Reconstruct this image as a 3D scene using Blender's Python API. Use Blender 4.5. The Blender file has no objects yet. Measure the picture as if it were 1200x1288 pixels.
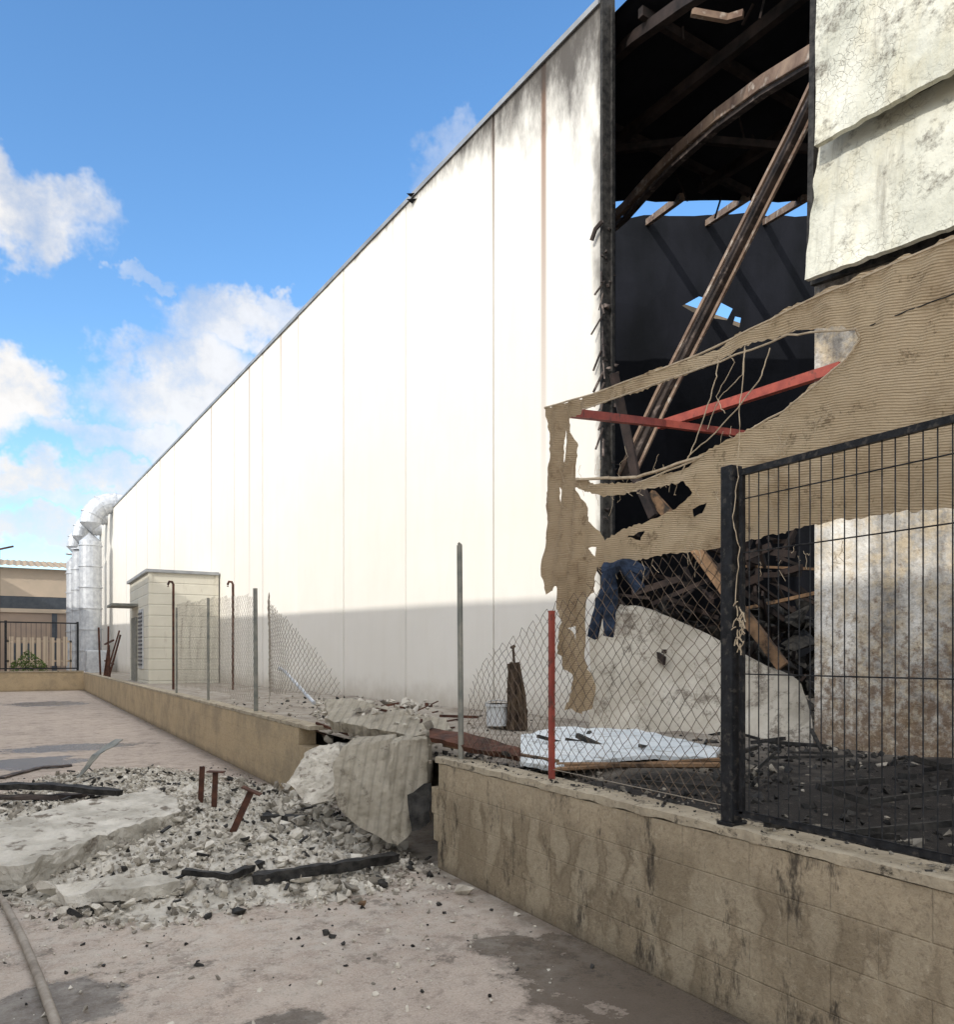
import bpy, bmesh, math, random
from mathutils import Vector, Matrix, noise
from mathutils.geometry import delaunay_2d_cdt
random.seed(7)
R=random.random
def U(a,b): return a+(b-a)*random.random()

# ------------------------------------------------------------------ survey
# Camera station 1.6 m above the road; bearings measured from it are
# intersected with real planes (ground, wall line, facade) to get world points
F=1000.0; HZ=825.0; H=1.6
TH=math.atan(0.58); SN=math.sin(TH); CS=math.cos(TH)
CAM=Vector((0,0,H))
def ray(px,py):
    a=(px-600)/F
    return Vector((SN+a*CS, CS-a*SN, (HZ-py)/F))
def D(px,py,d): return CAM+ray(px,py)*d
def G(px,py,z=0.0):
    return CAM+ray(px,py)*((H-z)*F/(py-HZ))
def PX(px,py,X):
    r=ray(px,py); return CAM+r*(X/r.x)
A=Vector((6.36,7.87,0)); u=Vector((-0.0423,1,0)).normalized(); n=Vector((0,0,1)).cross(u)
MF=Matrix(((u.x,n.x,0,A.x),(u.y,n.y,0,A.y),(0,0,1,0),(0,0,0,1)))
MFi=MF.inverted()
def FP(px,py,off=0.0):     # facade-local point
    r=ray(px,py); p0=A+n*off
    t=(p0-CAM).dot(n)/r.dot(n)
    return MFi@(CAM+r*t)

# angular broken-stone templates (convex hulls of random points)
TPL=[]
for _ in range(28):
    bm=bmesh.new()
    for k in range(random.randint(9,13)):
        v=Vector((U(-1,1),U(-1,1),U(-1,1))); 
        m=max(abs(v.x),abs(v.y),abs(v.z)); v=v/m*U(.75,1.0)
        bm.verts.new(v)
    bmesh.ops.convex_hull(bm,input=bm.verts)
    bmesh.ops.delete(bm,geom=[v for v in bm.verts if not v.link_faces],context='VERTS')
    bm.verts.index_update(); bm.verts.ensure_lookup_table()
    TPL.append(([v.co.copy()*.72 for v in bm.verts],[tuple(v.index for v in f.verts) for f in bm.faces])); bm.free()

# ------------------------------------------------------------------ builder
class MB:
    def __init__(s): s.v=[]; s.f=[]
    def add(s,vs,fs):
        b=len(s.v); s.v+= [tuple(x) for x in vs]; s.f+=[tuple(b+i for i in f) for f in fs]
    def box(s,lo,hi):
        x0,y0,z0=lo;x1,y1,z1=hi
        s.add([(x0,y0,z0),(x1,y0,z0),(x1,y1,z0),(x0,y1,z0),(x0,y0,z1),(x1,y0,z1),(x1,y1,z1),(x0,y1,z1)],
              [(0,3,2,1),(4,5,6,7),(0,1,5,4),(1,2,6,5),(2,3,7,6),(3,0,4,7)])
    def tube(s,pts,w,h=None,n=8,up=Vector((0,0,1)),cap=True):
        pts=[Vector(p) for p in pts]
        if h is None: h=w
        rings=[]
        for i,p in enumerate(pts):
            t=(pts[min(i+1,len(pts)-1)]-pts[max(i-1,0)])
            if t.length<1e-9: t=Vector((0,0,1))
            t.normalize()
            a=t.cross(up)
            if a.length<1e-3: a=t.cross(Vector((1,0,0)))
            a.normalize(); b=a.cross(t)
            ring=[]
            for k in range(n):
                an=2*math.pi*(k+.5)/n
                sc=1.4142 if n==4 else 1
                ring.append(p+a*math.cos(an)*w*sc+b*math.sin(an)*h*sc)
            rings.append(ring)
        vs=[q for r_ in rings for q in r_]; fs=[]
        for i in range(len(pts)-1):
            for k in range(n):
                k2=(k+1)%n
                fs.append((i*n+k,i*n+k2,(i+1)*n+k2,(i+1)*n+k))
        if cap:
            fs.append(tuple(range(n-1,-1,-1))); fs.append(tuple((len(pts)-1)*n+k for k in range(n)))
        s.add(vs,fs)
    def prism(s,p1,p2):
        m=len(p1)
        fs=[tuple(range(m)),tuple(range(2*m-1,m-1,-1))]
        for i in range(m):
            j=(i+1)%m; fs.append((i,m+i,m+j,j))
        s.add(list(p1)+list(p2),fs)
    def chunk(s,c,r,flat=.7):
        tv,tf=random.choice(TPL)
        sx,sy,sz=U(.7,1.5),U(.5,1.1),U(.3,.85)*flat/.7
        rot=Matrix.Rotation(U(0,6.28),3,'Z')@Matrix.Rotation(U(-.5,.5),3,'X')@Matrix.Rotation(U(-.5,.5),3,'Y')
        c=Vector(c)
        s.add([c+rot@Vector((v.x*sx,v.y*sy,v.z*sz))*r for v in tv],tf)
    def obj(s,name,mat,parent=None,xf=None,smooth=False,bevel=0):
        me=bpy.data.meshes.new(name)
        vs=[tuple(xf@Vector(v)) for v in s.v] if xf else s.v
        me.from_pydata(vs,[],s.f); me.update()
        bm=bmesh.new(); bm.from_mesh(me); bmesh.ops.recalc_face_normals(bm,faces=bm.faces); bm.to_mesh(me); bm.free()
        o=bpy.data.objects.new(name,me); bpy.context.scene.collection.objects.link(o)
        me.materials.append(mat)
        if smooth:
            for p in me.polygons: p.use_smooth=True
        if parent: o.parent=parent
        if bevel:
            m=o.modifiers.new('b','BEVEL'); m.width=bevel; m.segments=2; m.limit_method='ANGLE'
        return o
def empty(name,mat=None):
    e=bpy.data.objects.new(name,None); bpy.context.scene.collection.objects.link(e)
    if mat: e.matrix_world=mat
    return e

# ------------------------------------------------------------------ nodes
class NT:
    def __init__(s,name):
        s.m=bpy.data.materials.new(name); s.m.use_nodes=True; s.t=s.m.node_tree
        s.b=s.t.nodes['Principled BSDF']; s.out=s.t.nodes['Material Output']
        s.b.inputs['Specular IOR Level'].default_value=.25
    def n(s,ty,**k):
        nd=s.t.nodes.new(ty)
        for a,v in k.items(): setattr(nd,a,v)
        return nd
    def set(s,sock,v):
        if isinstance(v,(int,float)): sock.default_value=v
        elif isinstance(v,(tuple,list)):
            if len(v)==3 and sock.type=='RGBA': v=tuple(v)+(1,)
            sock.default_value=v
        else: s.t.links.new(v,sock)
    def co(s,scale=(1,1,1)):
        tc=s.n('ShaderNodeTexCoord'); 
        if scale==(1,1,1): return tc.outputs['Object']
        mp=s.n('ShaderNodeMapping'); mp.inputs['Scale'].default_value=scale
        s.t.links.new(tc.outputs['Object'],mp.inputs['Vector']); return mp.outputs[0]
    def noise(s,scale,vec=None,detail=5,rough=.6,dist=0):
        nd=s.n('ShaderNodeTexNoise'); s.set(nd.inputs['Vector'],vec if vec is not None else s.co())
        nd.inputs['Scale'].default_value=scale; nd.inputs['Detail'].default_value=min(detail,6); nd.inputs['Roughness'].default_value=rough
        nd.inputs['Distortion'].default_value=dist
        return nd.outputs['Fac']
    def mr(s,v,a,b,c=0.,d=1.,smooth=False):
        nd=s.n('ShaderNodeMapRange'); nd.clamp=True
        if smooth: nd.interpolation_type='SMOOTHSTEP'
        s.set(nd.inputs[0],v); s.set(nd.inputs[1],a); s.set(nd.inputs[2],b); s.set(nd.inputs[3],c); s.set(nd.inputs[4],d)
        return nd.outputs[0]
    def ma(s,op,a,b=0.,c=0.,clamp=False):
        nd=s.n('ShaderNodeMath',operation=op); nd.use_clamp=clamp
        s.set(nd.inputs[0],a); s.set(nd.inputs[1],b); s.set(nd.inputs[2],c); return nd.outputs[0]
    def mix(s,f,a,b,bt='MIX'):
        nd=s.n('ShaderNodeMix',data_type='RGBA',blend_type=bt)
        s.set(nd.inputs[0],f); s.set(nd.inputs[6],a); s.set(nd.inputs[7],b); return nd.outputs[2]
    def sep(s):
        tc=s.n('ShaderNodeTexCoord'); sp=s.n('ShaderNodeSeparateXYZ'); s.t.links.new(tc.outputs['Object'],sp.inputs[0]); return sp.outputs
    def bump(s,h,strength=.3,dist=.01):
        nd=s.n('ShaderNodeBump'); nd.inputs['Strength'].default_value=strength; nd.inputs['Distance'].default_value=dist
        s.set(nd.inputs['Height'],h); s.t.links.new(nd.outputs[0],s.b.inputs['Normal'])
    def done(s,col,rough=.8,metal=0.):
        s.set(s.b.inputs['Base Color'],col); s.set(s.b.inputs['Roughness'],rough); s.set(s.b.inputs['Metallic'],metal); return s.m

def basic(name,c1,c2,scale=5,rough=.8,metal=0,bump=.3,bs=40,lo=.35,hi=.65,c3=None,s3=20,stretch=(1,1,1)):
    t=NT(name); v=t.co(stretch)
    c=t.mix(t.mr(t.noise(scale,v),lo,hi),c1,c2)
    if c3: c=t.mix(t.mr(t.noise(s3,v),.56,.66),c,c3)
    if bump>0: t.bump(t.noise(bs,None,3),bump,.01)
    return t.done(c,rough,metal)

m_conc=basic('concrete_grey',(.41,.375,.315),(.66,.62,.54),5,.9,bump=.8,bs=28,c3=(.22,.19,.155),s3=14)
m_rubble=basic('rubble',(.36,.335,.285),(.63,.595,.525),3,.95,bump=.9,bs=45,c3=(.18,.155,.125),s3=7)
m_char=basic('charcoal',(.010,.010,.010),(.05,.047,.043),12,.7,bump=.8,bs=40)
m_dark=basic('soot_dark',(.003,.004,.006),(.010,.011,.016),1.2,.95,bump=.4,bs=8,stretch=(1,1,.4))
m_beam=basic('scorched_beam',(.36,.26,.19),(.14,.09,.07),3,.8,bump=.4,c3=(.5,.43,.36),s3=6)
m_beamd=basic('sooty_beam',(.10,.078,.068),(.03,.026,.026),4,.8,bump=.4,c3=(.20,.16,.14),s3=7)
m_soffit=basic('burnt_purlin',(.045,.032,.028),(.012,.010,.010),4,.85,bump=.3)
m_rust=basic('rusty_steel',(.13,.055,.035),(.045,.025,.02),9,.75,.2,bump=.5)
m_redp=basic('red_primer_steel',(.36,.085,.06),(.22,.05,.04),6,.6,bump=.3,c3=(.12,.05,.04),s3=9)
m_galv=basic('galvanised_steel',(.46,.48,.51),(.64,.66,.68),5,.45,.35,bump=.1)
m_postg=basic('weathered_post',(.17,.18,.165),(.30,.29,.25),8,.6,.3,bump=.2)
m_wire=basic('chain_wire',(.26,.23,.19),(.38,.34,.28),8,.6,.3,bump=0)
m_wireb=basic('burnt_wire',(.06,.05,.04),(.20,.15,.11),5,.8,.1,bump=0)
m_blk=basic('black_paint',(.006,.007,.009),(.022,.024,.028),20,.5,bump=.2,c3=(.06,.055,.05),s3=30)
m_white=basic('white_sheet',(.56,.62,.66),(.72,.76,.78),4,.5,bump=.6,bs=9,c3=(.30,.31,.30),s3=7)
m_wood=basic('scorched_timber',(.26,.16,.09),(.08,.05,.03),5,.8,bump=.4,c3=(.03,.025,.02),s3=5)
m_stump=basic('burnt_bark',(.10,.07,.045),(.045,.032,.025),9,.9,bump=.6)
m_rope=basic('rope',(.60,.50,.36),(.42,.34,.24),20,.9,bump=0)
m_bucket=basic('bucket_plastic',(.6,.62,.63),(.45,.46,.46),6,.5,bump=.1)
m_jeans=basic('denim',(.035,.055,.10),(.012,.018,.03),14,.9,bump=.5)
m_hose=basic('hose',(.36,.32,.27),(.20,.17,.14),10,.7,bump=.2)
m_leaf=basic('foliage',(.05,.09,.02),(.12,.16,.04),4,.8,bump=0)
m_coping=basic('coping',(.24,.25,.26),(.36,.37,.38),2,.5,.3,bump=.1)

# facade paint
def facade_mat(name,dirty=0.):
    t=NT(name); x,y,z=t.sep()
    base=t.mix(t.mr(t.noise(.7),.3,.7),(.82,.79,.73),(.78,.75,.68))
    base=t.mix(t.ma('MULTIPLY',t.mr(t.noise(3,t.co((1,1,.18))),.48,.75),.16),base,(.64,.59,.50))
    pid=t.ma('FLOOR',t.ma('DIVIDE',t.ma('ADD',x,.35),2.78)); wn=t.n('ShaderNodeTexWhiteNoise',noise_dimensions='1D'); t.set(wn.inputs['W'],pid)
    base=t.mix(t.ma('MULTIPLY',wn.outputs['Value'],.12),base,(.60,.56,.49))
    L=t.ma('ADD',t.ma('MULTIPLY',t.ma('POWER',2.718,t.ma('MULTIPLY',x,-.48)),2.5),.20)
    d=t.ma('SUBTRACT',9.95,z)
    st=t.mr(t.noise(1.0,t.co((3.2,1,.10)),5,.7),.52,.70)
    top=t.mr(d,.1,1.5,1,0,True)
    base=t.mix(t.ma('MULTIPLY',t.ma('MULTIPLY',st,top),.32,clamp=True),base,(.36,.27,.19))
    for xc,wd,ln,am in ((1.18,.045,6.5,.95),(2.43,.03,2.6,.5),(12.2,.05,3.0,.5),(14.9,.06,8.0,.5),(10.9,.04,2.5,.4),(19.1,.05,5.,.4),(27.5,.06,6.,.4),(33.1,.06,6.,.4)):
        g=t.mr(t.ma('ABSOLUTE',t.ma('SUBTRACT',x,xc)),wd*2.0,wd*.5,0,am,True)
        g=t.ma('MULTIPLY',g,t.mr(d,ln,.6))
        base=t.mix(g,base,(.27,.15,.09))
    q=t.ma('DIVIDE',d,L)
    q=t.ma('ADD',q,t.ma('MULTIPLY',t.ma('SUBTRACT',t.noise(2.0,t.co((1.3,1,.5)),6,.68),.5),1.7))
    soot=t.mr(q,.95,.05,0,.93,True)
    base=t.mix(soot,base,(.05,.042,.037))
    e=t.mr(t.ma('ADD',t.ma('ABSOLUTE',x),t.ma('MULTIPLY',t.noise(2,t.co((1,1,.5))),.5)),.40,.2,0,.75,True)
    base=t.mix(e,base,(.07,.06,.05))
    low=t.mr(t.ma('ADD',z,t.ma('MULTIPLY',t.noise(3),.6)),1.6,.9,0,.6,True)
    base=t.mix(low,base,(.38,.32,.24))
    if dirty:
        k=t.mr(t.noise(5,None,6,.75),.45,.60)
        base=t.mix(t.ma('MULTIPLY',k,dirty),base,(.54,.43,.27))
        k2=t.mr(t.ma('ADD',t.mr(z,2.9,.9,0,.24),t.noise(9,None,6,.8)),.62,.76)
        base=t.mix(t.ma('MULTIPLY',k2,.8),base,(.15,.09,.05))
        k3=t.mr(t.ma('ADD',t.mr(z,3.2,4.4,0,.22),t.noise(2,None,6,.8)),.66,.88)
        base=t.mix(k3,base,(.05,.045,.04))
    t.bump(t.noise(35 if not dirty else 14,None,3),.3 if not dirty else .9,.006 if not dirty else .025)
    return t.done(base,.85)
m_fac=facade_mat('facade_concrete'); m_facd=facade_mat('burnt_facade',.6)

# peeling cladding
t=NT('scorched_cladding'); x,y,z=t.sep()
c=t.mix(t.mr(t.noise(1.2),.35,.65),(.72,.71,.61),(.48,.48,.40))
c=t.mix(t.mr(t.noise(2.5,t.co((1,1,.4))),.48,.72,0,.6),c,(.50,.44,.28))
vo=t.n('ShaderNodeTexVoronoi',feature='DISTANCE_TO_EDGE'); vo.inputs['Scale'].default_value=15
nzv=t.n('ShaderNodeTexNoise'); nzv.inputs['Scale'].default_value=9; t.set(nzv.inputs['Vector'],t.co())
va=t.n('ShaderNodeVectorMath',operation='MULTIPLY_ADD'); t.set(va.inputs[0],nzv.outputs['Color']); va.inputs[1].default_value=(.12,.12,.12); t.set(va.inputs[2],t.co())
t.set(vo.inputs['Vector'],va.outputs[0])
ck=t.ma('MULTIPLY',t.mr(vo.outputs[0],.0,.05,1,0),t.mr(t.noise(1.6),.44,.60))
c=t.mix(t.ma('MULTIPLY',ck,.42),c,(.24,.22,.16))
c=t.mix(t.mr(t.noise(2.3,None,6,.80),.53,.66,0,.9),c,(.09,.075,.055))
c=t.mix(t.mr(t.noise(1.1,t.co((3,1,.35)),6,.75),.55,.72,0,.6),c,(.14,.12,.085))
t.bump(t.ma('ADD',t.noise(5),t.ma('MULTIPLY',ck,-.2)),.7,.05)
m_clad=t.done(c,.5)

# block wall
t=NT('block_wall'); x,y,z=t.sep()
cb=t.n('ShaderNodeCombineXYZ'); t.set(cb.inputs[0],y); t.set(cb.inputs[1],z); 
br=t.n('ShaderNodeTexBrick'); t.set(br.inputs['Vector'],cb.outputs[0])
br.inputs['Scale'].default_value=1; br.inputs['Brick Width'].default_value=.4; br.inputs['Row Height'].default_value=.2; br.inputs['Mortar Size'].default_value=.005
br.inputs['Mortar Smooth'].default_value=.8
br.inputs['Color1'].default_value=(.42,.345,.24,1); br.inputs['Color2'].default_value=(.37,.305,.21,1); br.inputs['Mortar'].default_value=(.33,.27,.19,1)
near=t.mr(y,9,5.5,.05,1)
c=t.mix(t.mr(t.noise(3.5,None,6,.75),.35,.62,0,.8),br.outputs[0],(.48,.40,.285))
c=t.mix(t.ma('SUBTRACT',1.,near),c,t.mix(.6,c,(.55,.41,.24)))
c=t.mix(t.mr(t.noise(1.5,None,6,.75),.45,.62,0,.6),c,(.27,.225,.16))
nz1=t.noise(2.5,None,5,.7)
band=t.ma('MULTIPLY',t.mr(z,.0,.2,.75,1.),t.mr(t.ma('ADD',z,t.ma('MULTIPLY',nz1,.34)),.88,.70,0,1,True))
# damp background
damp=t.ma('MULTIPLY',t.ma('MULTIPLY',t.mr(t.noise(1.0,t.co((1,1.6,.8)),6,.65),.34,.52),band),near)
c=t.mix(t.ma('MULTIPLY',damp,.62),c,(.20,.16,.105))
# efflorescence tongues: tall rounded lobes wandering in size, with broken dark rims
cv=t.n('ShaderNodeCombineXYZ'); t.set(cv.inputs[0],t.ma('ADD',t.ma('MULTIPLY',y,6.2),t.ma('MULTIPLY',t.noise(3.5,None,4),1.6))); t.set(cv.inputs[1],t.ma('ADD',t.ma('MULTIPLY',z,2.0),t.ma('MULTIPLY',t.noise(2.9,None,4),1.1)))
vo=t.n('ShaderNodeTexVoronoi',feature='F1'); vo.voronoi_dimensions='2D'; vo.inputs['Scale'].default_value=1; vo.inputs['Randomness'].default_value=.85; t.set(vo.inputs['Vector'],cv.outputs[0])
dd=t.ma('ADD',vo.outputs['Distance'],t.ma('MULTIPLY',t.noise(14,None,6,.8),.42))
ef=t.mr(dd,.70,.52,0,1,True); rim=t.mr(t.ma('ABSOLUTE',t.ma('SUBTRACT',dd,.71)),.07,.0,0,1,True)
patch=t.ma('MULTIPLY',t.mr(t.noise(1.9,None,4),.36,.52,.15,1.),t.ma('MULTIPLY',band,near))
ef=t.ma('MULTIPLY',ef,patch); rim=t.ma('MULTIPLY',rim,patch)
c=t.mix(t.ma('MULTIPLY',rim,.40),c,(.14,.11,.075))
c=t.mix(t.ma('MULTIPLY',ef,.62),c,(.45,.385,.28))
c=t.mix(t.ma('MULTIPLY',t.mr(t.noise(34,None,6,.85),.5,.66),.6),c,(.17,.135,.095))
c=t.mix(t.ma('MULTIPLY',t.mr(t.noise(18,None,6,.85),.56,.66),.4),c,(.58,.51,.39))
sm=t.ma('MULTIPLY',t.mr(t.noise(2.6,t.co((1,1.2,.40)),6,.87),.545,.64),t.ma('MULTIPLY',near,.85))
c=t.mix(sm,c,(.05,.042,.034))
foot=t.mr(t.ma('ADD',z,t.ma('MULTIPLY',t.noise(4),.16)),.18,.04,0,.7); c=t.mix(foot,c,(.09,.073,.055))
hh=t.ma('ADD',t.ma('MULTIPLY',br.outputs['Fac'],-.30),t.noise(45,None,5,.75))
t.bump(hh,1.,.012)
m_wall=t.done(c,.95)
t=NT('wall_top'); c=t.mix(t.mr(t.noise(4,None,6,.75),.35,.65),(.46,.40,.30),(.29,.245,.18)); c=t.mix(t.mr(t.noise(10,None,6,.85),.54,.64),c,(.07,.06,.045)); t.bump(t.noise(30),.8,.015); m_wtop=t.done(c,.95)

# ground
t=NT('road_concrete'); x,y,z=t.sep()
c=t.mix(t.mr(t.noise(.8,None,6,.65),.3,.7),(.50,.415,.345),(.38,.315,.265))
c=t.mix(t.ma('MULTIPLY',t.mr(t.noise(7,None,6,.85),.45,.62),.55),c,(.27,.225,.185))
c=t.mix(t.ma('MULTIPLY',t.mr(t.noise(80,None,5,.85),.5,.66),.65),c,(.62,.55,.48))
c=t.mix(t.ma('MULTIPLY',t.mr(t.noise(48,t.co((1,1.3,1)),5,.9),.555,.64),.75),c,(.10,.085,.07))
nw=t.noise(2.4,None,6,.74)
def spot(cx,cy,rx,ry,amt=.8,edge=.30):
    a=t.ma('DIVIDE',t.ma('SUBTRACT',x,cx),rx); b=t.ma('DIVIDE',t.ma('SUBTRACT',y,cy),ry)
    r=t.ma('SQRT',t.ma('ADD',t.ma('MULTIPLY',a,a),t.ma('MULTIPLY',b,b)))
    r=t.ma('ADD',r,t.ma('MULTIPLY',t.ma('SUBTRACT',nw,.5),2.4))
    return t.mr(r,1.15,1.15-edge,0,amt,True)
wet=None
spots=[(G(800,1225),.62,.75),(G(870,1290),.5,.4),(G(60,1265),.35,.28),(G(340,1290),.22,.12),(G(90,940),1.1,.6),(G(30,960),.8,.8),(G(640,1190),.2,.2),(G(230,905),.9,1.2),(G(60,885),1.2,1.5),(G(700,1215),.2,.6)]
for p,rx,ry in spots:
    s_=spot(p.x,p.y,rx,ry,.95)
    wet=s_ if wet is None else t.ma('MAXIMUM',wet,s_)
big=t.ma('MULTIPLY',t.mr(t.noise(.5,None,6,.74),.54,.64),.35)
wl=t.ma('MULTIPLY',t.mr(t.ma('ADD',x,t.ma('MULTIPLY',nw,.5)),2.75,2.98),.75)
wet=t.ma('MAXIMUM',t.ma('MAXIMUM',wet,big),t.ma('MULTIPLY',wl,t.mr(x,2.9,2.8)))
c=t.mix(t.ma('MULTIPLY',wet,.88),c,(.075,.058,.042))
pp=G(300,1090); dr=t.ma('SQRT',t.ma('ADD',t.ma('POWER',t.ma('ABSOLUTE',t.ma('SUBTRACT',x,pp.x)),2.),t.ma('POWER',t.ma('ABSOLUTE',t.ma('SUBTRACT',y,pp.y)),2.)))
dust=t.ma('MULTIPLY',t.mr(dr,3.4,1.4),t.mr(t.noise(5,None,6,.8),.42,.60)); c=t.mix(t.ma('MULTIPLY',dust,.55),c,(.56,.53,.47))
grit=t.mr(t.noise(3.2,None,6,.87),.53,.61)
c=t.mix(t.ma('MULTIPLY',grit,.5),c,(.16,.13,.105))
soot=t.mr(t.noise(1.3,t.co((1,1,1)),6,.88),.57,.63); c=t.mix(t.ma('MULTIPLY',soot,.55),c,(.07,.06,.05))
jt=t.ma('ABSOLUTE',t.ma('SUBTRACT',t.ma('FRACT',t.ma('DIVIDE',y,5.)),.5))
c=t.mix(t.mr(jt,.003,.001,0,.5),c,(.12,.1,.08))
t.bump(t.ma('ADD',t.noise(70,None,5,.85),t.ma('MULTIPLY',t.noise(5,None,3),2)),.6,.008)
rg=t.mr(wet,.3,.8,.9,.25)
m_ground=t.done(c,rg)

t=NT('yard_floor'); x,y,z=t.sep()
c=t.mix(t.mr(t.noise(3,None,6,.75),.35,.65),(.44,.40,.34),(.25,.21,.17))
bk=t.mr(t.ma('ADD',y,t.ma('MULTIPLY',t.noise(1.8),3)),7.6,5.2)
c=t.mix(bk,c,(.03,.027,.025))
c=t.mix(t.mr(t.noise(16,None,6,.85),.56,.64,0,.5),c,(.22,.19,.16))
t.bump(t.noise(25,None,6,.8),.9,.03); m_yard=t.done(c,.85)

# net
t=NT('shade_net_cloth'); x,y,z=t.sep()
dgn=t.ma('ADD',z,t.ma('MULTIPLY',y,-.16))
w=t.ma('SINE',t.ma('MULTIPLY',t.ma('ADD',dgn,t.ma('MULTIPLY',t.noise(2,None,3),.05)),560.))
c=t.mix(t.mr(t.noise(3,None,5,.7),.35,.65),(.76,.625,.44),(.66,.53,.36))
c=t.mix(t.mr(w,-.4,.9,.28,0),c,(.42,.32,.20))
c=t.mix(t.mr(t.noise(1.7,t.co((1,1,1.6)),6,.78),.50,.68,0,.7),c,(.34,.24,.145))
c=t.mix(t.mr(t.noise(6,None,6,.85),.57,.65,0,.65),c,(.15,.105,.065))
lf=t.ma('MULTIPLY',t.mr(t.ma('ADD',y,t.ma('MULTIPLY',t.noise(4,None,5,.8),.8)),3.7,4.5),.45); c=t.mix(lf,c,(.30,.205,.125))
tr=t.n('ShaderNodeBsdfTranslucent'); t.set(tr.inputs[0],c)
mx=t.n('ShaderNodeMixShader'); mx.inputs[0].default_value=.42
t.set(t.b.inputs['Base Color'],c); t.b.inputs['Roughness'].default_value=.95
t.bump(t.ma('ADD',t.ma('MULTIPLY',w,.25),t.ma('MULTIPLY',t.noise(5,t.co((1,.6,1.5)),4),5.)),.8,.012)
t.t.links.new(t.b.outputs[0],mx.inputs[1]); t.t.links.new(tr.outputs[0],mx.inputs[2])
t.t.links.new(mx.outputs[0],t.out.inputs[0])
m_net=t.m

# shed
t=NT('shed_panel'); x,y,z=t.sep()
c=t.mix(t.mr(t.noise(1.5),.3,.7),(.68,.65,.55),(.60,.57,.48))
rib=t.ma('ABSOLUTE',t.ma('SUBTRACT',t.ma('FRACT',t.ma('MULTIPLY',z,3.0)),.5))
c=t.mix(t.mr(rib,.05,.01,0,.25),c,(.25,.24,.2))
c=t.mix(t.mr(t.noise(5,t.co((1,1,.2)),6,.8),.56,.7,0,.5),c,(.30,.25,.18))
t.bump(t.mr(rib,.08,.0,1,0),.6,.02); m_shed=t.done(c,.6)
m_roofc=basic('corrugated_roof',(.40,.31,.21),(.28,.22,.16),2,.8,bump=.2)
m_bld=basic('render_beige',(.56,.45,.34),(.50,.41,.31),1,.9,bump=.1)
m_bld2=basic('render_brown',(.38,.29,.22),(.32,.25,.20),1,.9,bump=.1)
m_glass=basic('dark_window_band',(.05,.06,.075),(.08,.09,.10),3,.3,bump=0)
m_neigh=basic('neighbour_render',(.76,.72,.65),(.70,.66,.59),.7,.9,bump=0)

# ------------------------------------------------------------------ ground & yard
b=MB(); b.add([(-900,-900,0),(900,-900,0),(900,900,0),(-900,900,0)],[(0,1,2,3)]); b.obj('ground',m_ground)
YZ=.76
b=MB()
nx,ny=30,120
for j in range(ny+1):
    for i in range(nx+1):
        X=2.95+(26-2.95)*(i/nx)**1.5; Y=-14+(58)*j/ny
        zz=YZ+.05*noise.noise(Vector((X*1.1,Y*1.1,0)))+ (.05*noise.noise(Vector((X*3,Y*3,5))))
        if i==0: zz=YZ-.01
        b.v.append((X,Y,zz))
for j in range(ny):
    for i in range(nx):
        a=j*(nx+1)+i; b.f.append((a,a+1,a+nx+2,a+nx+1))
b.obj('yard_ground',m_yard,smooth=True)

# ------------------------------------------------------------------ low block wall with broken gap
WX0,WX1,WT=2.76,2.96,.84
yR=PX(541,950,WX0).y; yL=PX(392,905,WX0).y
def wallseg(par,ya,yb,raga,ragb):
    b=MB(); c=MB()
    def jag(k,rag): return rag*(.5+.5*math.sin(k*2.3+1))*.9
    rows=[0,.2,.4,.6,WT-.05]
    for k in range(4):
        y0=ya+(jag(k,raga) if raga else 0); y1=yb-(jag(k,ragb) if ragb else 0)
        b.add([(WX0,y0,rows[k]),(WX1,y0,rows[k]),(WX1,y1,rows[k]),(WX0,y1,rows[k]),(WX0,y0,rows[k+1]),(WX1,y0,rows[k+1]),(WX1,y1,rows[k+1]),(WX0,y1,rows[k+1])],
              [(0,1,5,4),(2,3,7,6),(1,2,6,5),(3,0,4,7)]+([(4,5,6,7)]))
    y0=ya+(.06 if raga else 0); y1=yb-(.1 if ragb else 0)
    N=int((y1-y0)/.05); vs=[]; fs=[]
    for i in range(N+1):
        yy=y0+(y1-y0)*i/N
        a1=.008*noise.noise(Vector((1,yy*4,0)))+.007*noise.noise(Vector((1,yy*15,0))); a2=.010*noise.noise(Vector((5,yy*6,0))); a3=.010*noise.noise(Vector((9,yy*7,0)))
        if noise.noise(Vector((3,yy*5,7)))>.45: a1+=.012; a2-=.010
        vs+=[(WX0-.004+a1*.8,yy,WT-.045+a3),(WX0-.003+a1,yy,WT-.006+a2),(WX0+.02+a1,yy,WT+a2*.6),(WX1-.02,yy,WT+a3*.5),(WX1+.012,yy,WT-.05)]
    for i in range(N):
        for k in range(4): fs.append((i*5+k,i*5+k+1,i*5+5+k+1,i*5+5+k))
    fs+=[(0,1,2,3,4),(N*5+4,N*5+3,N*5+2,N*5+1,N*5)]
    c.add(vs,fs)
    b.obj('blocks',m_wall,par); c.obj('mortar_cap',m_wtop,par)
e=empty('concrete_block_wall'); wallseg(e,-6,yR,0,.16)
e=empty('concrete_block_wall'); wallseg(e,yL,41.5,.5,0)
e=empty('boundary_wall'); b=MB(); b.box((-30,41.5,0),(2.755,41.75,.86)); b.obj('blocks',m_wall,e)
b=MB(); b.box((-30,41.47,.862),(2.75,41.78,.92)); b.obj('cap',m_wtop,e)

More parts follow.
